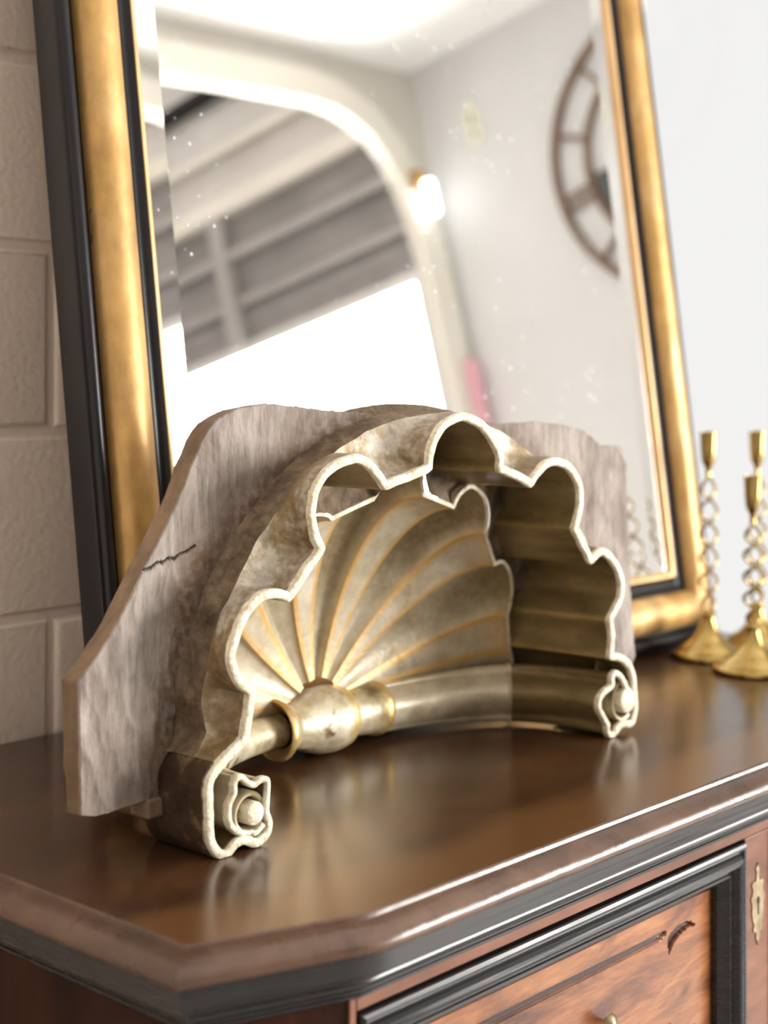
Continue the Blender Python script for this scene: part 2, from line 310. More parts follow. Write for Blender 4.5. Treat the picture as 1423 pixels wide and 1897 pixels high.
# annex beyond the arch: corrugated metal side wall with girts, long bright window
YE = -6.0; W2T, W2B, W2Y0, W2Y1 = 1.265, -0.35, -4.6, VA-0.05
def corr(mb, z0, z1, y0, y1):
    n = int((z1-z0)/0.0125); prof = []
    for k in range(n+1):
        z = z0+(z1-z0)*k/n; prof.append((XQ + 0.005*max(-0.6, min(0.6, math.sin(2*PI*z/0.10))), z))
    mb.grid([[(x, y0, z) for x, z in prof], [(x, y1, z) for x, z in prof]])
b = MB(); corr(b, W2T, 1.80, YE, VA-t); b.box(XQ-0.002, XQ+0.1, YE, W2Y0, ZF, W2T); b.box(XQ, XQ+0.1, W2Y0, VA-t, ZF, W2B); st('wall_annex_right', b, M['metal_dark'], smooth=60)
b = MB(); corr(b, 1.80, 2.75, YE, VA-t); st('wall_annex_upper', b, M['metal_light'], smooth=60)
for (z0, z1, d, m_, nm) in ((1.775, 1.835, 0.07, 'girt', 1), (1.60, 1.635, 0.05, 'metal_mid', 2), (1.425, 1.455, 0.03, 'metal_mid', 3), (2.22, 2.26, 0.07, 'dark', 4), (2.00, 2.03, 0.05, 'girt', 5), (W2T-0.005, W2T+0.02, 0.03, 'metal_light', 6)):
    b = MB(); b.box(XQ-d, XQ-0.008, YE, VA-t, z0, z1); st('trim_%d' % (nm+1), b, M[m_])
b = MB(); b.box(XQ-0.055, XQ-0.0, -2.40, -2.33, W2T, 1.79); st('trim_8', b, M['metal_mid'])
win2 = empty('window_2', (XQ, W2Y1, Z0+W2B), None, None); tag(win2, kind='structure')
b = MB(); b.box(XQ+0.03, XQ+0.034, W2Y0, W2Y1, W2B, W2T); b.build('pane', M['glass'], win2)
b = MB(); b.box(XL, XQ+0.1, YE-0.1, YE, ZF, 2.8); st('wall_annex_end', b, M['metal_end'])
b = MB(); b.box(XL-0.2, XQ+0.2, YE-0.1, VA-0.1, 2.75, 2.8); st('ceiling_annex', b, M['metal_light'])
b = MB(); b.box(XL, XQ, VA-0.12, VA-0.1, ZC, 2.75); st('wall_annex_front', b, M['metal_mid'])

# ------------------------------------------------------------------ chest of drawers
chest = empty('chest_of_drawers', (0.555, 0.33, 0), 'antique dark walnut chest of drawers with black mouldings standing against the block wall', 'chest')
BK = 0.625
path = [(-0.129, BK), (-0.129, 0.047), (0.0, 0.0), (1.112, 0.0), (1.241, 0.047), (1.241, BK)]
# top slab: a fine grid so the crossbanding can follow the edge
b = MB(); nx, ny = 180, 90; rows = []; band = []
for j in range(ny+1):
    r = []
    for i in range(nx+1):
        x = -0.129+1.37*i/nx
        lo = 0.0 if 0 <= x <= 1.112 else (-x*0.047/0.129 if x < 0 else (x-1.112)*0.047/0.129)
        s = (j/ny)**1.6; y = lo+(BK-lo)*s
        d = min(y-lo, x+0.129, 1.241-x); r.append((x, y, 0))
        dd_ = y-lo; band.append(max(0, min(1, (0.085+0.02*nz(x, y, 0, 9)-dd_)/0.03))*0.9)
    rows.append(r)
b.grid(rows, band=band); b.build('top', M['walnut_top'], chest)
prof = [(0, 0), (0.0007, -0.0003), (0.0016, -0.0012), (0.0019, -0.0030), (0.0022, -0.0042), (0.0036, -0.0046), (0.0065, -0.0052), (0.0100, -0.0060), (0.0140, -0.0075), (0.0175, -0.0098), (0.0200, -0.0120),
        (0.0218, -0.0146), (0.0226, -0.0172), (0.0222, -0.0198), (0.0205, -0.0222), (0.0175, -0.0238), (0.0130, -0.0242), (-0.03, -0.0242)]
def densify(path, step=0.02):
    out = []
    for a, c in zip(path[:-1], path[1:]):
        n = max(1, int(math.hypot(c[0]-a[0], c[1]-a[1])/step))
        out += [(a[0]+(c[0]-a[0])*k/n, a[1]+(c[1]-a[1])*k/n) for k in range(n)]
    return out+[path[-1]]
b = MB(); rows = sweep2(densify(path), prof)
# a few knocks and chips along the front nosing
rr = []
for r in rows:
    q = []
    for k, p in enumerate(r):
        w = 0.0011*max(0, nz(p[0], p[1], 0, 37)-0.10)*(1 if 5 < k < 14 else 0)
        q.append((p[0], p[1]+w*2, p[2]-w*0.6))
    rr.append(q)
b.grid(rr); b.build('top_moulding', M['walnut_edge'], chest, smooth=30)
prof = [(-0.02, -0.0240), (0.0125, -0.0242), (0.0130, -0.0248), (0.0130, -0.0410), (0.0108, -0.0416), (0.0015, -0.0418), (0.0010, -0.0424), (0.0010, -0.0440), (0.0020, -0.0448), (0.0026, -0.0462), (0.0020, -0.0478), (0.0002, -0.0486),
        (-0.0022, -0.0490), (-0.0026, -0.0498), (-0.0020, -0.0520), (-0.0028, -0.0548), (-0.0052, -0.0574), (-0.0082, -0.0592), (-0.0094, -0.0598), (-0.0094, -0.0615), (-0.0082, -0.0622), (-0.0082, -0.0640), (-0.0100, -0.0655), (-0.03, -0.0660)]
b = MB(); b.grid(sweep2(densify(path), prof)); b.build('cornice_moulding', M['ebony'], chest, smooth=28)
# carcass
b = MB(); rows = sweep2(path, [(-0.03, -0.0655), (-0.0130, -0.0655), (-0.0130, -0.075), (-0.013, -0.80), (-0.006, -0.802), (-0.006, -0.835), (-0.03, -0.835)])
# leave the drawer fronts open: body sits 2 cm behind the rails
b.grid(sweep2([(-0.129, BK), (-0.129, 0.047), (0.0, 0.0), (0.003, 0.0)], [(-0.0132, -0.0655), (-0.0132, -0.82)]))
b.grid(sweep2([(1.109, 0.0), (1.112, 0.0), (1.241, 0.047), (1.241, BK)], [(-0.0132, -0.0655), (-0.0132, -0.82)]))
b.box(0.0, 1.112, 0.050, 0.06, -0.82, -0.06); b.box(-0.115, 1.227, BK-0.01, BK, -0.82, -0.03)
b.build('carcass', M['walnut_side'], chest)
b = MB()
b.grid(sweep2(path, [(-0.03, -0.82), (0.0, -0.82), (0.004, -0.825), (0.004, -0.845), (-0.03, -0.846)])); b.box(-0.12, 1.23, 0.03, BK-0.01, -0.846, -0.82)
b.build('base_moulding', M['ebony'], chest, smooth=30)
for (x, y) in ((-0.06, 0.09), (1.17, 0.09), (-0.06, 0.55), (1.17, 0.55)):
    b = MB(); b.lathe([(0, -0.9), (0.028, -0.9), (0.036, -0.889), (0.038, -0.872), (0.032, -0.856), (0.022, -0.85), (0.024, -0.844), (0, -0.844)], (x, y, 0), n=32); b.build('bun_foot', M['ebony'], chest, smooth=50)
F = 0.0135
for (z0, z1) in ((-0.0765, -0.0655), (-0.335, -0.315), (-0.585, -0.565), (-0.825, -0.810)):
    b = MB(); b.box(0.0035, 1.1085, F, 0.05, z0, z1); b.build('rail', M['walnut_rail'], chest, bevel=0.0008)
for (x0, x1) in ((-0.004, 0.0030), (0.5665, 0.6155), (1.109, 1.116)):
    b = MB(); b.box(x0, x1, F-0.0002, 0.05, -0.81, -0.0770 if 0.5 < x0 < 1 else -0.0655); b.build('stile', M['walnut_rail'], chest, bevel=0.0006)
# drawer with mitred ebonised frame, carved panel, knobs
def drawer_parts(x0, x1, z0, z1):
    mpath = [(x0, z1), (x1, z1), (x1, z0), (x0, z0)]           # clockwise from above-left, in (x, z)
    prof = [(0.0, 0.030), (0.0, -0.0005), (0.0010, -0.0035), (0.0035, -0.0050), (0.0060, -0.0042), (0.0075, -0.0015), (0.0090, -0.0008), (0.0105, -0.0030), (0.0130, -0.0068),
            (0.0165, -0.0080), (0.0195, -0.0066), (0.0215, -0.0030), (0.0230, 0.0005), (0.0255, 0.0008), (0.0265, -0.0008), (0.0290, -0.0010), (0.0300, 0.0010), (0.0340, 0.0045), (0.0375, 0.0090), (0.0380, 0.0130), (0.0380, 0.03)]
    rows = []
    for w, d in prof:
        rows.append([(x0+w, F+d, z1-w), (x1-w, F+d, z1-w), (x1-w, F+d, z0+w), (x0+w, F+d, z0+w)])
    f = MB(); f.grid(rows, close=True); b1 = f.build('drawer', M['ebony'], chest, smooth=28)
    # carved field
    a0, a1, c0, c1 = x0+0.036, x1-0.036, z0+0.036, z1-0.036; nx, nzz = 330, 110; cx, cz = (x0+x1)/2, (z0+z1)/2
    CR = [(0.163, 0.0475), (0.170, 0.0525), (0.181, 0.0555), (0.193, 0.0560), (0.204, 0.0535), (0.2137, 0.0479), (0.203, 0.0495), (0.192, 0.0485), (0.181, 0.0455), (0.172, 0.040), (0.165, 0.0325)]
    vs, cut = [], []; hw, hh = 0.166, 0.0335
    def arcd(x, z):
        x = abs(x-cx); z = abs(z-cz)               # folded into one quarter
        h = 0.0; zt = hh+0.0195
        if x < hw-0.020: h = max(h, 1-abs(z-zt)/0.0040)
        elif x < hw-0.006: h = max(h, 1-abs(z-(zt+0.12*(x-hw+0.020)))/(0.0040-0.16*(x-hw+0.020)))
        # filled crescent
        if x > hw-0.003 and z > hh-0.002:
            ins = False; m_ = len(CR)
            for q in range(m_):
                (xa, za), (xb, zb) = CR[q], CR[(q+1) % m_]
                if (za > z) != (zb > z) and x < (xb-xa)*(z-za)/(zb-za)+xa: ins = not ins
            if ins: h = 1.0
        return max(0.0, min(1.0, h*2))
    rows = []
    for j in range(nzz+1):
        r = []
        for i in range(nx+1):
            x = a0+(a1-a0)*i/nx; z = c0+(c1-c0)*j/nzz; h = arcd(x, z); cut.append(h if h > 0.5 else 0); r.append((x, F+0.0155+0.0038*h, z))
        rows.append(r)
    p = MB(); p.grid(rows, cut=cut); p.build('panel', M['walnut_panel'], b1, smooth=35)
    for kx in (cx-0.0665, cx+0.0665):
        k = MB(); k.lathe([(0, -0.012), (0.005, -0.0118), (0.0078, -0.009), (0.0078, -0.007), (0.004, -0.004), (0.0035, 0.010), (0.010, 0.0135), (0.011, 0.016)], (kx, F, cz-0.004), axis='y', n=28)
        k.build('knob', M['old_brass'], b1, smooth=50)
    return b1
d1 = drawer_parts(0.0050, 0.5650, -0.3140, -0.0790)
for dx, dz in ((0.6120-0.0, 0), (0, -0.249), (0.6120, -0.249), (0, -0.495), (0.6120, -0.495)):
    if dx: dx = 0.6125
    c = d1.copy(); C.objects.link(c); c.parent = chest; c.location = (dx*0.885 if False else dx, 0, dz)
    c.scale = ((1.1085-0.6175)/0.560 if dx else 1, 1, 1)
    if dx:
        sx = c.scale[0]; c.location = (0.6170-(0.0050-0.555)*sx-0.555, 0, dz)
    for g in d1.children:
        e = g.copy(); C.objects.link(e); e.parent = c
# escutcheon on the centre stile
half = [(0.0, 0.042), (0.0012, 0.038), (0.0035, 0.036), (0.002, 0.032), (0.0025, 0.026), (0.0045, 0.021), (0.0085, 0.024), (0.0105, 0.021), (0.0085, 0.016), (0.0095, 0.011), (0.0125, 0.008), (0.0115, 0.004), (0.0098, 0.0), (0.0105, -0.006), (0.0095, -0.013),
        (0.0065, -0.020), (0.0085, -0.024), (0.0075, -0.027), (0.004, -0.026), (0.0030, -0.031), (0.0035, -0.034), (0.0015, -0.037), (0.0, -0.041)]
for ez in (-0.148, -0.40, -0.65):
    cx = 0.591
    b = MB(); L_, R_ = [], []
    rows = [[(cx-x*1.12, F, ez+z) for x, z in half], [(cx-x*1.12, F-0.0012, ez+z) for x, z in half], [(cx, F-0.0016, ez+z) for x, z in half], [(cx+x*1.12, F-0.0012, ez+z) for x, z in half], [(cx+x*1.12, F, ez+z) for x, z in half]]
    b.grid(rows); e1 = b.build('escutcheon', M['old_brass'], chest)
    kh = [(-0.0012, -0.010), (0.0012, -0.010), (0.0012, 0.0), (0.0028, 0.003), (0.0028, 0.0055), (0.0012, 0.008), (-0.0012, 0.008), (-0.0028, 0.0055), (-0.0028, 0.003), (-0.0012, 0.0)]
    b = MB(); n = b.add([(cx+x, F-0.0019, ez+z) for x, z in kh]+[(cx+x, F-0.0010, ez+z) for x, z in kh], [tuple(range(10))]+[(i, (i+1) % 10, 10+(i+1) % 10, 10+i) for i in range(10)]); b.build('keyhole', M['dark'], e1)

# ------------------------------------------------------------------ leaning mirror
PH = math.radians(7.7); cp, sp = math.cos(PH), math.sin(PH)
MX, MY, MZ = 0.085, 0.402, 0.0052; MWd, MHt = 1.095, 1.50
mir = empty('wall_mirror', (MX+MWd/2, MY, Z0), 'large mirror in a black and gold frame, leaning on the wall behind the shell', 'mirror')
def FP(a, t_, d): return (MX+a, MY+t_*sp-d*cp, MZ+t_*cp+d*sp)
def ring(mb, prof):
    rows = []
    n = 40
    for w, d in prof:
        r = []
        cs = [(w, w), (MWd-w, w), (MWd-w, MHt-w), (w, MHt-w)]
        for q in range(4):
            a, c = cs[q], cs[(q+1) % 4]
            for k in range(n): r.append(FP(a[0]+(c[0]-a[0])*k/n, a[1]+(c[1]-a[1])*k/n, d))
        rows.append(r)
    mb.grid(rows, close=True)
def circ(c, rw, rd, a0, a1, n):
    return [(c[0]+rw*math.cos(math.radians(a0+(a1-a0)*k/n)), c[1]+rd*math.sin(math.radians(a0+(a1-a0)*k/n))) for k in range(n+1)]
b = MB(); ring(b, [(0.03, -0.034), (0.0, -0.034), (0.0, -0.002), (0.001, 0.0), (0.004, 0.0012)] + circ((0.0105, 0.001), 0.0065, 0.0055, 180, 0, 10) + [(0.018, -0.001), (0.022, -0.003), (0.026, -0.003), (0.03, -0.003)]); b.build('outer_moulding', M['frame_black'], mir, smooth=35)
b = MB(); ring(b, [(0.0235, -0.004)] + circ((0.049, 0.0), 0.0255, 0.021, 180, 0, 22) + [(0.0745, -0.004)]); b.build('gilt_roll', M['gilt'], mir, smooth=50)
b = MB(); ring(b, [(0.073, -0.003), (0.0755, 0.0035), (0.0775, 0.004), (0.079, 0.002), (0.0815, -0.0015), (0.085, -0.003), (0.089, -0.0025), (0.0925, 0.0005), (0.0945, 0.002), (0.0955, -0.002)]); b.build('inner_cove', M['frame_black'], mir, smooth=50)
b = MB(); ring(b, [(0.0950, -0.003), (0.0955, 0.0025), (0.0975, 0.0032), (0.101, 0.0015), (0.1045, -0.0035), (0.1052, -0.009)]); b.build('gilt_slip', M['gilt_slip'], mir, smooth=50)
gd = -0.0075; bw = 0.030; bt = math.tan(math.radians(4.4))
b = MB(); g0 = 0.1045
cs0 = [(g0, g0), (MWd-g0, g0), (MWd-g0, MHt-g0), (g0, MHt-g0)]; g1 = g0+bw; cs1 = [(g1, g1), (MWd-g1, g1), (MWd-g1, MHt-g1), (g1, MHt-g1)]
n = b.add([FP(x, y, gd+bw*bt) for x, y in cs0]+[FP(x, y, gd) for x, y in cs1], [(i, (i+1) % 4, 4+(i+1) % 4, 4+i) for i in range(4)]+[(4, 5, 6, 7)])
b.build('mirror_glass', M['mirror'], mir)
b = MB(); v = [FP(x, y, d) for d in (-0.033, -0.012) for x, y in ((0.02, 0.02), (MWd-0.02, 0.02), (MWd-0.02, MHt-0.02), (0.02, MHt-0.02))]
b.add(v, [(0, 1, 2, 3), (7, 6, 5, 4), (0, 4, 5, 1), (1, 5, 6, 2), (2, 6, 7, 3), (3, 7, 4, 0)]); b.build('backboard', M['raw_side'], mir)

# ------------------------------------------------------------------ carved shell niche
UC = 0.298
SCL = [(0.0054, 0.0751), (-0.0027, 0.0648), (-0.0041, 0.0503), (-0.0035, 0.0343), (-0.0011, 0.0182), (0.0055, 0.0072), (0.0108, 0.0027), (0.0171, 0.0032), (0.0256, 0.0082), (0.0332, 0.0096), (0.0462, 0.0041), (0.0539, 0.0049), (0.0603, 0.0093), (0.0616, 0.0179), (0.0586, 0.0257), (0.0588, 0.0364), (0.0598, 0.0492), (0.0576, 0.0541), (0.0509, 0.0551), (0.0444, 0.0531), (0.0368, 0.0555), (0.0301, 0.0612), (0.0249, 0.0609), (0.0222, 0.0567), (0.0219, 0.0489), (0.018, 0.0431), (0.0165, 0.0373), (0.0186, 0.0273), (0.0252, 0.0193), (0.035, 0.0145), (0.047, 0.0122), (0.0555, 0.0175)]
SCR = [(0.5723, 0.089), (0.5851, 0.0832), (0.5951, 0.0737), (0.6011, 0.0611), (0.6029, 0.049), (0.6061, 0.032), (0.6037, 0.0189), (0.5987, 0.0138), (0.584, 0.0157), (0.5727, 0.0129), (0.5649, 0.0073), (0.5577, 0.0085), (0.5543, 0.0149), (0.5539, 0.0207), (0.5453, 0.0302), (0.5377, 0.04), (0.5372, 0.0486), (0.5438, 0.0556), (0.5547, 0.0586), (0.5602, 0.0624), (0.5601, 0.0705), (0.566, 0.0737), (0.5756, 0.0683), (0.5845, 0.0588), (0.5901, 0.0527)]
SCR = [(x, z-0.0045) for x, z in SCR]
RIM = [[(0.0054, 0.0751), (0.0149, 0.0811), (0.0263, 0.0878), (0.0331, 0.0927)], [(0.0331, 0.0927), (0.036, 0.1111), (0.0388, 0.1295)],
  [(0.0388, 0.1295), (0.0262, 0.1385), (0.0176, 0.1519), (0.0165, 0.1659), (0.0233, 0.1846), (0.0345, 0.1989), (0.0505, 0.2073), (0.0636, 0.2068), (0.0773, 0.202)],
  [(0.0773, 0.202), (0.0947, 0.2198), (0.1144, 0.2395)],
  [(0.1144, 0.2395), (0.1061, 0.2535), (0.1017, 0.2682), (0.1025, 0.2806), (0.1071, 0.2919), (0.1181, 0.3032), (0.1337, 0.3108), (0.1516, 0.3143), (0.1667, 0.3104), (0.1795, 0.3023), (0.1927, 0.2888)],
  [(0.1927, 0.2888), (0.2154, 0.2944), (0.2379, 0.2987), (0.2511, 0.3025)],
  [(0.2511, 0.3025), (0.2528, 0.3157), (0.2604, 0.331), (0.2737, 0.3418), (0.2905, 0.3469), (0.3088, 0.3456), (0.3269, 0.3383), (0.3467, 0.3216), (0.3549, 0.3073), (0.3554, 0.2969)],
  [(0.3554, 0.2969), (0.3796, 0.2895), (0.4044, 0.2804)],
  [(0.4044, 0.2804), (0.4137, 0.2884), (0.4293, 0.2974), (0.4502, 0.2993), (0.471, 0.2918), (0.4851, 0.2773), (0.491, 0.2571), (0.4871, 0.2423), (0.4811, 0.2305)],
  [(0.4811, 0.2305), (0.4974, 0.2115), (0.5135, 0.1939)],
  [(0.5135, 0.1939), (0.5245, 0.1991), (0.5373, 0.2009), (0.5561, 0.1889), (0.5706, 0.1692), (0.5715, 0.1534), (0.564, 0.1415), (0.5506, 0.1275)],
  [(0.5506, 0.1275), (0.5568, 0.1084), (0.5539, 0.0892)], [(0.5539, 0.0892), (0.5723, 0.0845)]]
BOARD = [(-0.0048, 0.0411), (-0.0297, 0.041), (-0.0513, 0.0386), (-0.0671, 0.039), (-0.0852, 0.0432), (-0.0872, 0.0906), (-0.0877, 0.1485), (-0.0682, 0.1668), (-0.0438, 0.1976), (-0.021, 0.2334), (0.0105, 0.2786), (0.0238, 0.3065), (0.0385, 0.3325), (0.0504, 0.3453), (0.0625, 0.3524), (0.0791, 0.3576), (0.1094, 0.3619), (0.15, 0.3585), (0.1905, 0.354), (0.2255, 0.3524), (0.255, 0.3494), (0.35, 0.343), (0.4515, 0.3364), (0.5018, 0.3376), (0.5544, 0.3329), (0.5951, 0.3254), (0.6234, 0.3084), (0.6578, 0.3072), (0.6743, 0.2869), (0.6777, 0.2477), (0.6821, 0.1637), (0.6899, 0.079), (0.6922, 0.0631), (0.68, 0.05)]
def vf(z): return 0.168-0.04*z                  # front plane of the hood, leaning forward at the top
shell = empty('carved_shell_niche', (0.3, 0.25, Z0), 'carved gilded scallop shell niche with a raw wood back standing on the chest', 'architectural fragment')
# --- full rim polyline
rimp, cusp = [], []
for s in RIM:
    L0 = sum(math.dist(a, c) for a, c in zip(s[:-1], s[1:])); n = max(4, int(L0/0.0022)); q = catmull(s, n)
    if rimp: q = q[1:]
    else: cusp.append(0)
    rimp += q; cusp.append(len(rimp)-1)
sl = catmull(SCL, 150)[1:]; sr = catmull([(0.5723, 0.0845)]+SCR[1:], 130)[1:]
NL = len(sl); full = sl[::-1]+rimp+sr
def jit(P, a=0.0011, s=75): return [(x+a*nz(x, z, 1.7, s), z+a*nz(x, z, 5.1, s)) for x, z in P]
full = jit(full)
hw = 0.0040
HW = np.full(len(full), hw); _nl, _nr = int(NL*0.50), int(len(sr)*0.50)
HW[:NL-_nl] = 0.0026; HW[NL+len(rimp)+_nr:] = 0.0030       # the inner turns of both volutes are thinner
HW = np.convolve(np.pad(HW, 6, mode='edge'), np.ones(13)/13, mode='valid')
outer = offset(full, HW); inner = offset(full, -HW)      # travel is clockwise seen from the front: left side is outside
b = MB()
def V(P, dv=0.0, fn=vf): return [(x, fn(z)+dv+0.0007*nz(x, z, 0, 90), max(0.0006, z)) for x, z in P]
o1 = offset(full, HW-0.0009); i1 = offset(full, -HW+0.0009)
b.grid([V(outer, 0.006), V(outer, 0.0012), V(o1, 0.0), V(i1, 0.0), V(inner, 0.0012), V(inner, 0.006)])
b.build('rim_edge', M['rim'], shell, smooth=60)
# --- coves on the outside, running back to the smooth arch
AC = (0.300, 0.060)
def ARf(a): return 1.0/math.sqrt((math.cos(a)/0.2955)**2+(math.sin(a)/0.2890)**2)
outr = np.array(outer)[NL:NL+len(rimp)]; inr = np.array(inner)[NL:NL+len(rimp)]
def toarch(p, k=1.0):
    dx, dz = p[0]-AC[0], p[1]-AC[1]; r = math.hypot(dx, dz); ang = math.degrees(math.atan2(dz, dx))
    w = max(0.0, min(1.0, (ang-2)/10, (178-ang)/10)); R = r+(ARf(math.radians(ang))-r)*w*k
    return (AC[0]+dx/r*R, AC[1]+dz/r*R)
rows = [V(outr, 0.005)]; gr = [1.0]*len(outr); VE = 0.196
for (f, kk, g) in ((0.25, -0.02, 1.0), (0.48, 0.03, 0.95), (0.68, 0.17, 0.7), (0.82, 0.40, 0.3), (0.92, 0.70, 0.05), (1.0, 1.0, 0.2)):
    r = []
    for (x, z) in outr:
        q = toarch((x, z), kk); v0 = vf(z)+0.005; r.append((q[0]+0.0012*nz(q[0], q[1], f, 60), v0+(VE-v0)*f+0.001*nz(q[0], q[1], f, 45), q[1]+0.0012*nz(q[0], q[1], f+3, 60)))
    rows.append(r); gr += [g]*len(r)
dcusp = []
_d = np.array(rimp); _al = np.concatenate([[0], np.cumsum(np.hypot(*np.diff(_d, axis=0).T))]); dcr0 = np.min(np.abs(_al[:, None]-_al[cusp][None, :]), axis=1)
for i in range(len(outr)):
    rr_ = math.hypot(outr[i][0]-AC[0], outr[i][1]-AC[1]); dcusp.append(max(0, min(1, 1-(rr_-0.245)/0.03)))
g2 = []
for j in range(7): g2 += [min(1, max(gr[j*len(outr)]*0.75, 0.95*max(0, 1-dcr0[i]/0.010)*(1-j/9), 0.85*(1-dcusp[i])*(1-j/8))) for i in range(len(outr))]
b = MB(); b.grid(rows, grime=g2); b.build('cove_carving', M['cove'], shell, smooth=50)
# --- arch band from the coves to the board
arcedge = [(p[0], p[2]) for p in rows[-1]]
b = MB(); ar = []
for (v, gr_) in ((VE, 0), (0.205, 0.0015), (0.215, 0.0015), (0.226, 0.004), (0.232, 0.010), (0.252, 0.010)):
    r = []
    if v == VE: ar.append(rows[-1]); continue
    for (x, z) in arcedge:
        dx, dz = x-AC[0], z-AC[1]; L0 = math.hypot(dx, dz); e = 0.0 if v == VE else gr_+0.0008*nz(x, z, v*9, 60); r.append((x+dx/L0*e, v+(0.0010*nz(x, z, 3, 30) if v > VE else 0), z+dz/L0*e))
    ar.append(r)
b.grid(ar); b.build('arch_band', M['arch_wood'], shell, smooth=60)
# --- scroll housings left and right
for side, P, ctr, hubc in (('L', full[:NL+1][::-1], (0.0445, 0.0290), 0), ('R', full[NL+len(rimp)-1:], (0.5887, 0.0361), 1)):
    P = np.array(P); sg = hw if side == 'L' else -hw
    sc_out = np.array(outer[:NL+1][::-1] if side == 'L' else outer[NL+len(rimp)-1:]); sc_in = np.array(inner[:NL+1][::-1] if side == 'L' else inner[NL+len(rimp)-1:])
    # first turn of the spiral = outside casing
    k_end = int(len(P)*(0.50 if side == 'L' else 0.52))
    b = MB(); b.grid([V(sc_out[:k_end+1], 0.004), V(sc_out[:k_end+1], 0.02)]+[[(x, v, z) for x, z in sc_out[:k_end+1]] for v in (0.20, 0.22, 0.245)])
    b.v = [(x, y, max(0.0006, z)) for x, y, z in b.v]
    hs = b.build('scroll_housing', M['scroll_dark'], shell, smooth=50)
    b = MB(); b.grid([V(sc_in, 0.004), V(sc_in, 0.034)])
    b.build('scroll_wall', M['hood'], hs, smooth=50)
    # recess floor
    poly = [tuple(p) for p in P[::3]]
    c = np.mean(np.array(P[:k_end]), axis=0); b = MB(); cc = (ctr[0]-(0.012 if side == 'L' else -0.0), 0.2, ctr[1])
    pl = [tuple(p) for p in P[:k_end:2]]
    b.add([(cc[0], 0.196, cc[2])]+[(x, 0.196, z) for x, z in pl], [(0, i, i+1) for i in range(1, len(pl))]+[(0, len(pl), 1)])
    b.build('recess_floor', M['hood'], hs)
    r0 = 0.0098 if side == 'L' else 0.0135
    b = MB(); b.lathe([(0, vf(0.03)-0.001), (r0-0.0012, vf(0.03)-0.0008), (r0, vf(0.03)+0.0006), (r0, 0.172), (r0*1.05, 0.19), (r0*1.2, 0.196)], (ctr[0], 0, ctr[1]), axis='y', n=40)
    b.build('scroll_eye', M['rim'], hs, smooth=50)
    b = MB(); r1 = r0*1.30; b.lathe([(r1, 0.196), (r1, 0.175), (r1+0.0012, 0.1715), (r1+0.0038, 0.1705), (r1+0.0052, 0.173), (r1+0.0052, 0.196)], (ctr[0]-0.002, 0, ctr[1]), axis='y', n=48)
    b.build('eye_ring', M['hub'], hs, smooth=50)
# --- the tubes that run back from the scrolls to the hub
starL = [(0.0576, 0.0541), (0.0509, 0.0551), (0.0444, 0.0531), (0.0368, 0.0555), (0.0301, 0.0612), (0.0249, 0.0609), (0.0222, 0.0567), (0.0219, 0.0489), (0.018, 0.0431), (0.0165, 0.0373), (0.0186, 0.0273), (0.0252, 0.0193), (0.035, 0.0125), (0.0462, 0.0070), (0.0539, 0.0070), (0.0603, 0.0110), (0.0610, 0.0179), (0.0586, 0.0257), (0.0588, 0.0364), (0.0598, 0.0492), (0.0576, 0.0541)]
starR = [(0.5649, 0.0030), (0.5577, 0.0040), (0.5543, 0.0104), (0.5539, 0.0162), (0.5453, 0.0257), (0.5377, 0.0355), (0.5372, 0.0441), (0.5438, 0.0511), (0.5547, 0.0541), (0.5602, 0.0579), (0.5601, 0.0660), (0.566, 0.0692), (0.5756, 0.0638), (0.5845, 0.0543), (0.5960, 0.044), (0.5990, 0.028), (0.5970, 0.0155), (0.584, 0.0112), (0.5727, 0.0084), (0.5649, 0.0030)]
for side, star, c0, pathp, nm in (('L', starL, (0.041, 0.034), [(0.041, 0.172), (0.043, 0.215), (0.060, 0.262), (0.095, 0.302), (0.150, 0.332), (0.205, 0.347), (0.245, 0.351)], 'hinge_bar'),
                              ('R', starR, (0.568, 0.036), [(0.568, 0.170), (0.568, 0.215), (0.560, 0.262), (0.532, 0.302), (0.480, 0.330), (0.430, 0.344), (0.375, 0.351)], 'hinge_bar')):
    sec = catmull(star, 97)[:-1]; pp = catmull(pathp, 60); rows = []
    angs = [math.atan2(z-c0[1], x-c0[0]) for x, z in sec]
    for i, (x, y) in enumerate(pp):
        t = i/59; a = pp[max(0, i-1)]; c = pp[min(59, i+1)]; tx, ty = c[0]-a[0], c[1]-a[1]; l = math.hypot(tx, ty); nx_, ny_ = ty/l, -tx/l
        m = min(1, t*1.15); m = m*m*(3-2*m); rad = 0.0225+0.009*(1-t)
        if side == 'L': rad = 0.0165+0.005*(1-t)
        r = []
        for (sx, sz), an in zip(sec, angs):
            dx, dz = sx-c0[0], sz-c0[1]
            if side == 'R': m2 = m*0.72
            else: m2 = m
            ox = dx*(1-m2)+rad*math.cos(an)*m2; oz = dz*(1-m2)+rad*math.sin(an)*m2
            r.append((x+nx_*ox, y+ny_*ox, max(0.0012, c0[1]+(0.0335-c0[1])*m+oz)))
        rows.append(r)
    if side == 'L': b = MB(); b.grid(rows, close=True); b.build(nm, M['hub'], shell, smooth=60)
    else:
        b = MB(); b.grid(rows[:26], close=True); b.build(nm, M['hood'], shell, smooth=60)
        b = MB(); b.grid(rows[25:], close=True); b.build(nm, M['shell'], shell, smooth=60)
        c_ = [np.mean(np.array(r), axis=0) for r in rows]; rg = []
        for i, e in ((24, -0.001), (24, 0.0010), (25, 0.0013), (25, -0.001)):
            rg.append([tuple(np.array(p)+(np.array(p)-c_[i])/np.linalg.norm(np.array(p)-c_[i])*e) for p in rows[i]])
        b = MB(); b.grid([[(x, y, max(z, 0.0006)) for x, y, z in r] for r in rg], close=True); b.build('seam_ridge', M['hub'], shell, smooth=60)
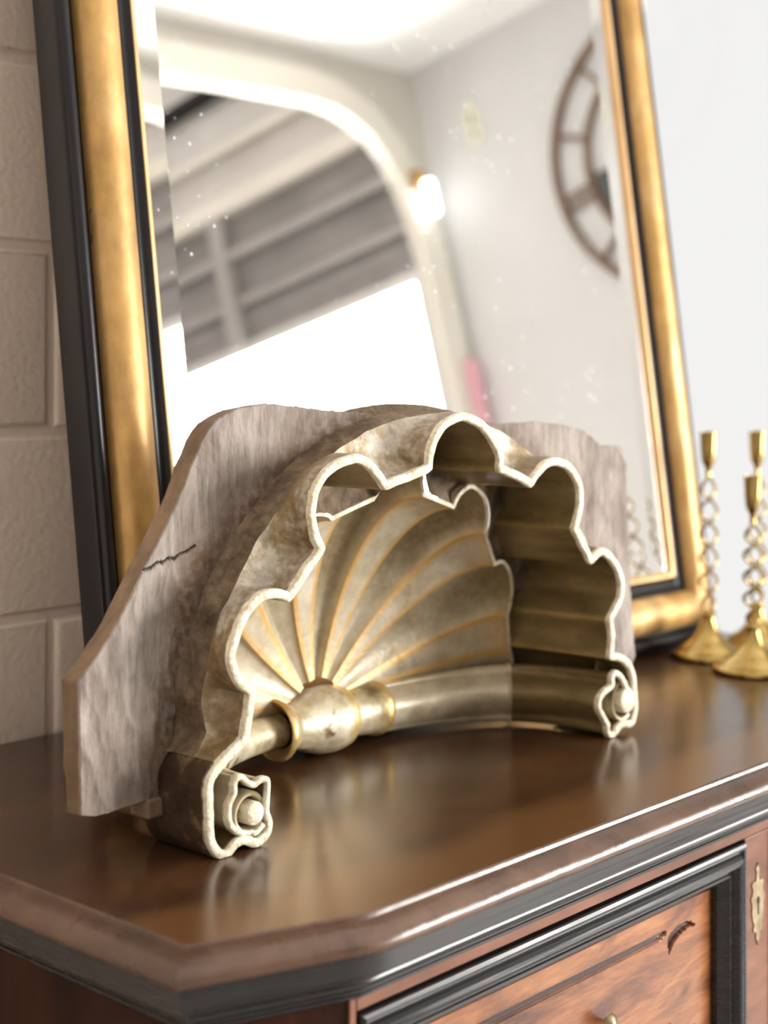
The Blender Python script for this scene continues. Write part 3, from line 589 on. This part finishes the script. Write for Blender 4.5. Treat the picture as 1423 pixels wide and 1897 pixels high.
# --- hub baluster
hp = [(-0.070, 0.019, 0.3), (-0.079, 0.0265, 1), (-0.0795, 0.0300, 1), (-0.0755, 0.0312, 1), (-0.0705, 0.0285, 0.8), (-0.066, 0.0255, 0.2), (-0.058, 0.0222, 0), (-0.049, 0.0215, 0), (-0.043, 0.0235, 0), (-0.036, 0.0285, 0), (-0.026, 0.0325, 0), (-0.014, 0.0342, 0.0), (-0.002, 0.0340, 0.15), (0.008, 0.0325, 1), (0.014, 0.0310, 1), (0.0165, 0.0270, 0.5),
      (0.022, 0.0245, 0), (0.031, 0.0238, 0), (0.042, 0.0245, 0), (0.052, 0.0262, 0.1), (0.060, 0.0282, 0.6), (0.066, 0.0288, 1), (0.0705, 0.0280, 1), (0.073, 0.0255, 0.8), (0.075, 0.018, 0)]
hp2 = catmull([(r, h, g) for h, r, g in hp], 90)
b = MB(); n = 64; rows = []; g = []
for (r, h, gg) in hp2:
    rows.append([(UC+0.017+h, 0.348+r*math.cos(2*PI*k/n), 0.0352+r*math.sin(2*PI*k/n)) for k in range(n)]); g += [max(0, min(1, gg))]*n
b.grid(rows, close=True, gilt=g); b.build('hub', M['hub'], shell, smooth=60)
# --- scallop fan
FAN = [[(UC, 0.300), (0.3120, 0.2975), (0.3225, 0.2890), (0.3260, 0.2800), (0.3334, 0.2669)], [(0.3334, 0.2669), (0.3598, 0.2593), (0.3872, 0.2509)], [(0.3872, 0.2509), (0.3921, 0.2635), (0.4057, 0.2711), (0.4219, 0.2651), (0.4347, 0.2547), (0.4433, 0.2387), (0.4454, 0.2213)],
  [(0.4454, 0.2213), (0.4626, 0.2019), (0.4781, 0.1829)], [(0.4781, 0.1829), (0.4914, 0.1846), (0.5072, 0.173), (0.5184, 0.155), (0.5221, 0.1394), (0.5227, 0.1228)], [(0.5227, 0.1228), (0.5332, 0.1006), (0.5461, 0.0772)], [(0.5461, 0.0772), (0.556, 0.062), (0.562, 0.045)]]
def vr(z): return 0.318-0.3*z
fp, fc = [], []
for s in FAN:
    L0 = sum(math.dist(a, c) for a, c in zip(s[:-1], s[1:])); q = catmull(s, max(5, int(L0/0.0018)))
    if fp: q = q[1:]
    fp += q; fc.append(len(fp)-1)
fc = fc[:-1]
N1 = len(fp); fan = [(2*UC-x, z if not (2*UC-x < 0.209 and z > 0.2509) else 0.2509+(z-0.2509)*0.3) for x, z in fp[::-1]]+fp[1:]
cus = [N1-1-i for i in fc]+[N1-1+i for i in fc]
HC = (UC+0.005, 0.046); VH = 0.353
fanp = np.array(fan); ang = np.arctan2(fanp[:, 1]-HC[1], fanp[:, 0]-HC[0]); rad = np.hypot(fanp[:, 0]-HC[0], fanp[:, 1]-HC[1])
# smooth base radius through the cusps
ci = sorted(cus); ca = [ang[i] for i in ci][::-1]; cr_ = [rad[i] for i in ci][::-1]
base = np.interp(ang, ca, cr_)
rho = rad-base
arcl = np.concatenate([[0], np.cumsum(np.hypot(*np.diff(fanp, axis=0).T))])
dcu = np.min(np.abs(arcl[:, None]-arcl[ci][None, :]), axis=1)
infil = np.zeros(len(fan))     # 1 on the fillets between the flutes
for a_, c_ in ((0, 1), (2, 3), (4, 5)):
    for sgn in (1, -1):
        i0, i1 = N1-1+sgn*fc[a_], N1-1+sgn*fc[c_]; infil[min(i0, i1):max(i0, i1)+1] = 1
rows, gil, flu = [], [], []; NS = 64
def fanpt(k, s, off=0.0):
    phi = s*PI/2; w = s**0.62; zr = fanp[k, 1]; v1 = vr(zr); sn = math.sin(phi); cs = math.cos(phi)
    nr = sn; nv = cs; d = rho[k]*w+off; R = base[k]*sn+nr*d
    v = VH-(VH-v1)*(1-cs)+nv*d*0.9
    return (HC[0]+math.cos(ang[k])*R, v, HC[1]+math.sin(ang[k])*R)
for j in range(NS+1):
    s = 0.09+(0.91)*j/NS
    rows.append([fanpt(k, s) for k in range(len(fan))])
    for k in range(len(fan)):
        dd = dcu[k]*s
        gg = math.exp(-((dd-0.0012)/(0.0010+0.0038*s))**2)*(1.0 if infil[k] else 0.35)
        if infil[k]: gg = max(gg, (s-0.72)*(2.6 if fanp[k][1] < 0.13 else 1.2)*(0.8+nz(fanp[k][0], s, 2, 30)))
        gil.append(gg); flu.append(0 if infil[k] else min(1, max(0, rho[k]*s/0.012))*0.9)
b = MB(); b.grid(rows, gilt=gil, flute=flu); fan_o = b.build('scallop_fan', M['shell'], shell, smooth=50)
b = MB(); e0 = [fanpt(k, 1) for k in range(len(fan))]; e1 = [(x, y-0.0012, z) for x, y, z in e0]
def outw(P, d):
    o = []
    for (x, y, z), k in zip(P, range(len(P))): o.append((x+math.cos(ang[k])*d, y, z+math.sin(ang[k])*d))
    return o
q2 = offset([(x, z) for x, y, z in e1], 0.0040)
e2 = [(x, e1[k][1], z) for k, (x, z) in enumerate(q2)]; e3 = [(x, y+0.010, z) for x, y, z in e2]
b.grid([e0, e1, e2, e3]); b.build('fan_edge', M['rim'], fan_o, smooth=50)
# --- hood interior
cset = set(cusp); dr = np.array(rimp); al = np.concatenate([[0], np.cumsum(np.hypot(*np.diff(dr, axis=0).T))])
dcr = np.min(np.abs(al[:, None]-al[cusp][None, :]), axis=1)
rows, gg = [], []
KX = 42
full_in = np.array(inner)[NL-KX:NL+len(rimp)+KX]; dcr = np.concatenate([np.ones(KX), dcr, np.ones(KX)])
for j in range(25):
    t = j/24; r = []
    for i, (x, z) in enumerate(full_in):
        vb = vr(z)+0.012; v0 = vf(z)+0.005; k = 1-0.045*max(0, 1-z/0.30)*t
        X, Z_ = UC+(x-UC)*k, z; dx, dz = X-AC[0], z-AC[1]; rr_ = math.hypot(dx, dz); lim = ARf(math.atan2(dz, dx))-0.0045
        if rr_ > lim and z > 0.08:
            q_ = 1-(1-lim/rr_)*min(1, t/0.25); X, Z_ = AC[0]+dx*q_, AC[1]+dz*q_
        r.append((X, v0+(vb-v0)*t, Z_)); gg.append(math.exp(-(dcr[i]/0.0013)**2)*0.35)
    rows.append(r)
b = MB(); b.grid(rows, gilt=gg); hood = b.build('hood_interior', M['hood'], shell, smooth=50)
# closing ring behind the fan, raw wood
od = np.argsort(ang); A_s = ang[od]; R_s = rad[od]; rows = [rows[-1], [], []]
for (x, y, z) in rows[0]:
    a_ = math.atan2(z-HC[1], x-HC[0]); r_ = float(np.interp(a_, A_s, R_s))+0.0045; q = (HC[0]+r_*math.cos(a_), HC[1]+r_*math.sin(a_))
    rows[1].append(((x+q[0])/2, y+0.003, (z+q[1])/2)); rows[2].append((q[0], y-0.003, q[1]))
b = MB(); b.grid(rows); b.build('hood_backing', M['arch_wood'], hood, smooth=60)
# --- raw board
CB = AC; bo = np.array(BOARD)
def ray_out(a):
    d = (math.cos(a), math.sin(a)); best = None
    for p, q in zip(bo[:-1], bo[1:]):
        e = q-p; den = d[0]*e[1]-d[1]*e[0]
        if abs(den) < 1e-9: continue
        w = p-np.array(CB); t = (w[0]*e[1]-w[1]*e[0])/den; u = (w[0]*d[1]-w[1]*d[0])/den
        if t > 0 and -1e-6 <= u <= 1+1e-6: best = t if best is None else max(best, t)
    return best
def polyd(x, z, P):
    best = 9
    for (ax, az), (cx, cz) in zip(P[:-1], P[1:]):
        ex, ez = cx-ax, cz-az; t = max(0, min(1, ((x-ax)*ex+(z-az)*ez)/(ex*ex+ez*ez))); best = min(best, math.hypot(x-ax-ex*t, z-az-ez*t))
    return best
crack = [(-0.0225, 0.2290), (-0.016, 0.2300), (-0.010, 0.2335), (-0.004, 0.2330), (0.002, 0.2362), (0.008, 0.2350), (0.014, 0.2385), (0.022, 0.2400), (0.030, 0.2440)]
VB = 0.225; NA, NR = 560, 96
a_list = []
for i in range(NA+1):
    t = i/NA; a_list.append(math.radians(183.1-(183.1+1.8)*(t**1.0)))
rows, stn, crk = [], [], []; grid = []
for a in a_list:
    ro = ray_out(a); 
    if ro is None: ro = 0.39
    ro *= 1+0.0018*nz(math.cos(a), math.sin(a), 2, 26)+0.0035*nz(math.cos(a), math.sin(a), 9, 90)*(1 if a < 2.3 else 0.35); ri = ARf(a)-0.001; r = []
    for j in range(NR+1):
        t = j/NR; R = ri+(ro-ri)*t; x = CB[0]+R*math.cos(a); z = CB[1]+R*math.sin(a)
        d = 0.0
        # gouge marks: long shallow scoops, strongest low on the left
        w = max(0, min(1, (0.06-x)/0.05))*max(0.25, min(1, (0.26-z)/0.06))
        wx = x+0.004*nz(x, z, 1, 30); fe = min(1, (1-t)/0.06)
        f1 = mnoise.voronoi(Vector(((wx*0.97+z*0.22)/0.0150, (z*0.97-wx*0.22)/0.036, 3.3)), distance_metric='DISTANCE')[0][0]
        d += fe*w*0.0052*(0.30-min(0.8, f1*f1))
        d += 0.0022*nz(x, z, 0, 14)+0.0006*nz(x, z, 4, 70)
        u2 = x*0.8-z*0.6; v2 = x*0.6+z*0.8
        d += (1-w)*0.0007*nz(u2*140, v2*22, 1)
        cd_ = polyd(x, z, crack) if (x < 0.045 and 0.21 < z < 0.26) else 9
        cw = 0.0013+0.0007*nz(x, z, 0, 200)
        ck = max(0, 1-cd_/cw) if cd_ < 9 else 0
        d += 0.0035*min(1, ck*1.5)
        if j == NR: d += 0.0015
        r.append((x, VB+d, z)); crk.append(min(1, ck*1.6))
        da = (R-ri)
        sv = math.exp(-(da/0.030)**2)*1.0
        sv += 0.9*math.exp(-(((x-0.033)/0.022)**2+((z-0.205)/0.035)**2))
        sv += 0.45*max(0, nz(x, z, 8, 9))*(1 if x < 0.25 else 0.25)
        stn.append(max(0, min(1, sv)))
    grid.append(r)
b = MB(); b.grid(grid, stain=stn, crack=crk); bd = b.build('back_board', M['raw_wood'], shell, smooth=50)
rim_ = [r[-1] for r in grid]; TH = 0.0225
lo0 = grid[0]; lo1 = grid[-1]
b = MB(); rw = []
for t in (0, 0.3, 0.7, 1.0):
    rw.append([(x-0.002*t*math.copysign(1, x-UC)+0.0012*nz(x, z, t*3, 40)*(t > 0), y+TH*t, z-0.002*t) for x, y, z in rim_])
b.grid(rw)
b.grid([lo0, [(x, VB+TH, z) for x, y, z in lo0]]); b.grid([lo1, [(x, VB+TH, z) for x, y, z in lo1]])
b.grid([[(r[0][0], VB+TH, r[0][2]) for r in grid], [(r[-1][0]-0.002*math.copysign(1, r[-1][0]-UC), VB+TH, r[-1][2]-0.002) for r in grid]])
b.build('board_edge', M['raw_side'], bd, smooth=50)
b = MB(); b.box(-0.022, 0.008, 0.222, 0.245, 0.027, 0.043); b.build('batten_stub', M['raw_side'], shell, bevel=0.002)

# ------------------------------------------------------------------ brass candlesticks
def candlestick(name, loc, H, loops, turn, label):
    x0, y0 = loc; root = empty(name, (x0, y0, Z0), label, 'candlestick', 'open twist brass candlesticks on the right of the chest top')
    b = MB(); b.lathe([(0, 0.0005), (0.050, 0.0005), (0.0525, 0.0025), (0.0525, 0.006), (0.050, 0.009), (0.044, 0.0105), (0.041, 0.013), (0.037, 0.017), (0.028, 0.022), (0.020, 0.029), (0.0145, 0.038), (0.0105, 0.048), (0.0085, 0.056), (0.0095, 0.060), (0.0060, 0.064), (0, 0.066)], (x0, y0, 0), n=56)
    b.build('base', M['brass'], root, smooth=50)
    zs, ze = 0.058, H-0.058; L0 = ze-zs
    for ph in (0, PI):
        b = MB(); n = loops*22; rows = []
        pts = []
        for i in range(n+1):
            t = i/n; a = turn+ph+PI*loops*t; env = min(1, t*loops*0.9+0.12, (1-t)*loops*0.9+0.12); R = 0.0116*env**0.6
            pts.append(Vector((x0+R*math.cos(a), y0+R*math.sin(a), zs+L0*t)))
        for i, p in enumerate(pts):
            tn = (pts[min(n, i+1)]-pts[max(0, i-1)]).normalized(); e1 = tn.cross(Vector((0, 0, 1)));
            e1 = e1.normalized() if e1.length > 1e-4 else Vector((1, 0, 0)); e2 = tn.cross(e1)
            rows.append([tuple(p+e1*0.0021*math.cos(2*PI*k/12)+e2*0.0021*math.sin(2*PI*k/12)) for k in range(12)])
        b.grid(rows, close=True); b.build('twist_strand', M['brass'], root, smooth=60)
    b = MB(); b.lathe([(0, H-0.062), (0.0048, H-0.061), (0.0035, H-0.055), (0.0045, H-0.050), (0.0078, H-0.044), (0.0095, H-0.038), (0.0105, H-0.025), (0.0112, H-0.006), (0.0120, H), (0.0106, H), (0.0098, H-0.006), (0.0090, H-0.03), (0, H-0.034)], (x0, y0, 0), n=40)
    b.build('candle_socket', M['brass'], root, smooth=50)
candlestick('candlestick', (1.043, 0.335), 0.310, 6, 0.75, 'tall open twist brass candlestick, nearest the mirror frame corner')
candlestick('candlestick', (0.990, 0.238), 0.256, 5, 0.95, 'short open twist brass candlestick in front of the two taller ones')
candlestick('candlestick', (1.160, 0.325), 0.308, 6, 0.85, 'tall open twist brass candlestick at the right edge, partly behind the short one')

# ------------------------------------------------------------------ things seen only in the mirror
clock = empty('wall_clock', (XQ-0.03, -0.441, Z0+1.348), 'large round bronzed skeleton clock on the white side wall, seen blurred in the mirror', 'clock')
def hoop(mb, R, w, d):
    prof = [(R-w, 0), (R-w, -d), (R+w, -d), (R+w, 0), (R-w, 0)]
    mb.grid([[(XQ-0.004+p[1], -0.441+p[0]*math.cos(2*PI*k/72), 1.348+p[0]*math.sin(2*PI*k/72)) for k in range(72)] for p in prof], close=True)
b = MB(); hoop(b, 0.424, 0.010, 0.022); b.build('outer_ring', M['clock'], clock)
b = MB(); hoop(b, 0.305, 0.008, 0.022); b.build('inner_ring', M['clock'], clock)
for k in range(12):
    a = 2*PI*(k+0.28)/12; ca_, sa_ = math.cos(a), math.sin(a); b = MB()
    for off in ((0,) if k % 3 else (-0.018, 0.018)):
        pts = [(r, off+s_) for r, s_ in ((0.305, -0.006), (0.42, -0.006), (0.42, 0.006), (0.305, 0.006))]
        v = [(XQ-dx, -0.441+r*ca_-s_*sa_, 1.348+r*sa_+s_*ca_) for dx in (0.020, 0.008) for r, s_ in pts]
        b.add(v, [(0, 1, 2, 3), (7, 6, 5, 4), (0, 4, 5, 1), (1, 5, 6, 2), (2, 6, 7, 3), (3, 7, 4, 0)])
    b.build('numeral_bar', M['clock'], clock)
b = MB(); pts = [(0.29*math.cos(PI+PI*k/24), 0.29*math.sin(PI+PI*k/24)) for k in range(25)]
b.add([(XQ-0.012, -0.441+y, 1.348+z) for y, z in pts]+[(XQ-0.006, -0.441+y, 1.348+z) for y, z in pts], [tuple(range(25)), tuple(range(49, 24, -1))]+[(i, (i+1) % 25, 25+(i+1) % 25, 25+i) for i in range(25)]); b.build('centre_plate', M['clock_face'], clock)
b = MB(); tz = 1.675; ty = -1.135
pts = [(0, 0.085), (0.03, 0.04), (0.034, -0.05), (0.0, -0.085), (-0.034, -0.05), (-0.03, 0.04)]
b.add([(XQ-0.008, ty+y, tz+z) for y, z in pts]+[(XQ-0.002, ty+y, tz+z) for y, z in pts], [tuple(range(6)), tuple(range(11, 5, -1))]+[(i, (i+1) % 6, 6+(i+1) % 6, 6+i) for i in range(6)])
sg = empty('wall_plaque', (XQ, ty, Z0+tz), 'small cream wall plaque with a dark mark between clock and arch, seen in the mirror', 'plaque')
b.build('card', M['tag'], sg)
b = MB(); b.box(XQ-0.011, XQ-0.008, ty-0.006, ty+0.006, tz-0.05, tz-0.028); b.box(XQ-0.011, XQ-0.008, ty-0.004, ty+0.004, tz-0.01, tz+0.03); b.build('mark', M['clock_face'], sg)
lamp = empty('tube_lamp', (2.88, VA+0.06, Z0+1.46), 'short lit tube lamp mounted on the arch jamb, seen in the mirror', 'lamp')
b = MB(); b.lathe([(0, 1.40), (0.016, 1.403), (0.020, 1.415), (0.020, 1.505), (0.016, 1.515), (0, 1.518)], (2.88, VA+0.075, 0), n=24); b.build('tube', M['lamp'], lamp, smooth=50)
b = MB(); b.box(2.855, 2.905, VA+0.026, VA+0.055, 1.50, 1.56); b.build('lamp_base', M['gilt'], lamp)
b = MB(); b.box(2.925, 2.975, VA+0.03, VA+0.05, 0.66, 0.93)
tag(b.build('pink_banner', M['pink'], base=(2.965, VA+0.04, Z0+0.62)), 'narrow pink cloth strip hanging beside the bright window, seen in the mirror', 'banner')
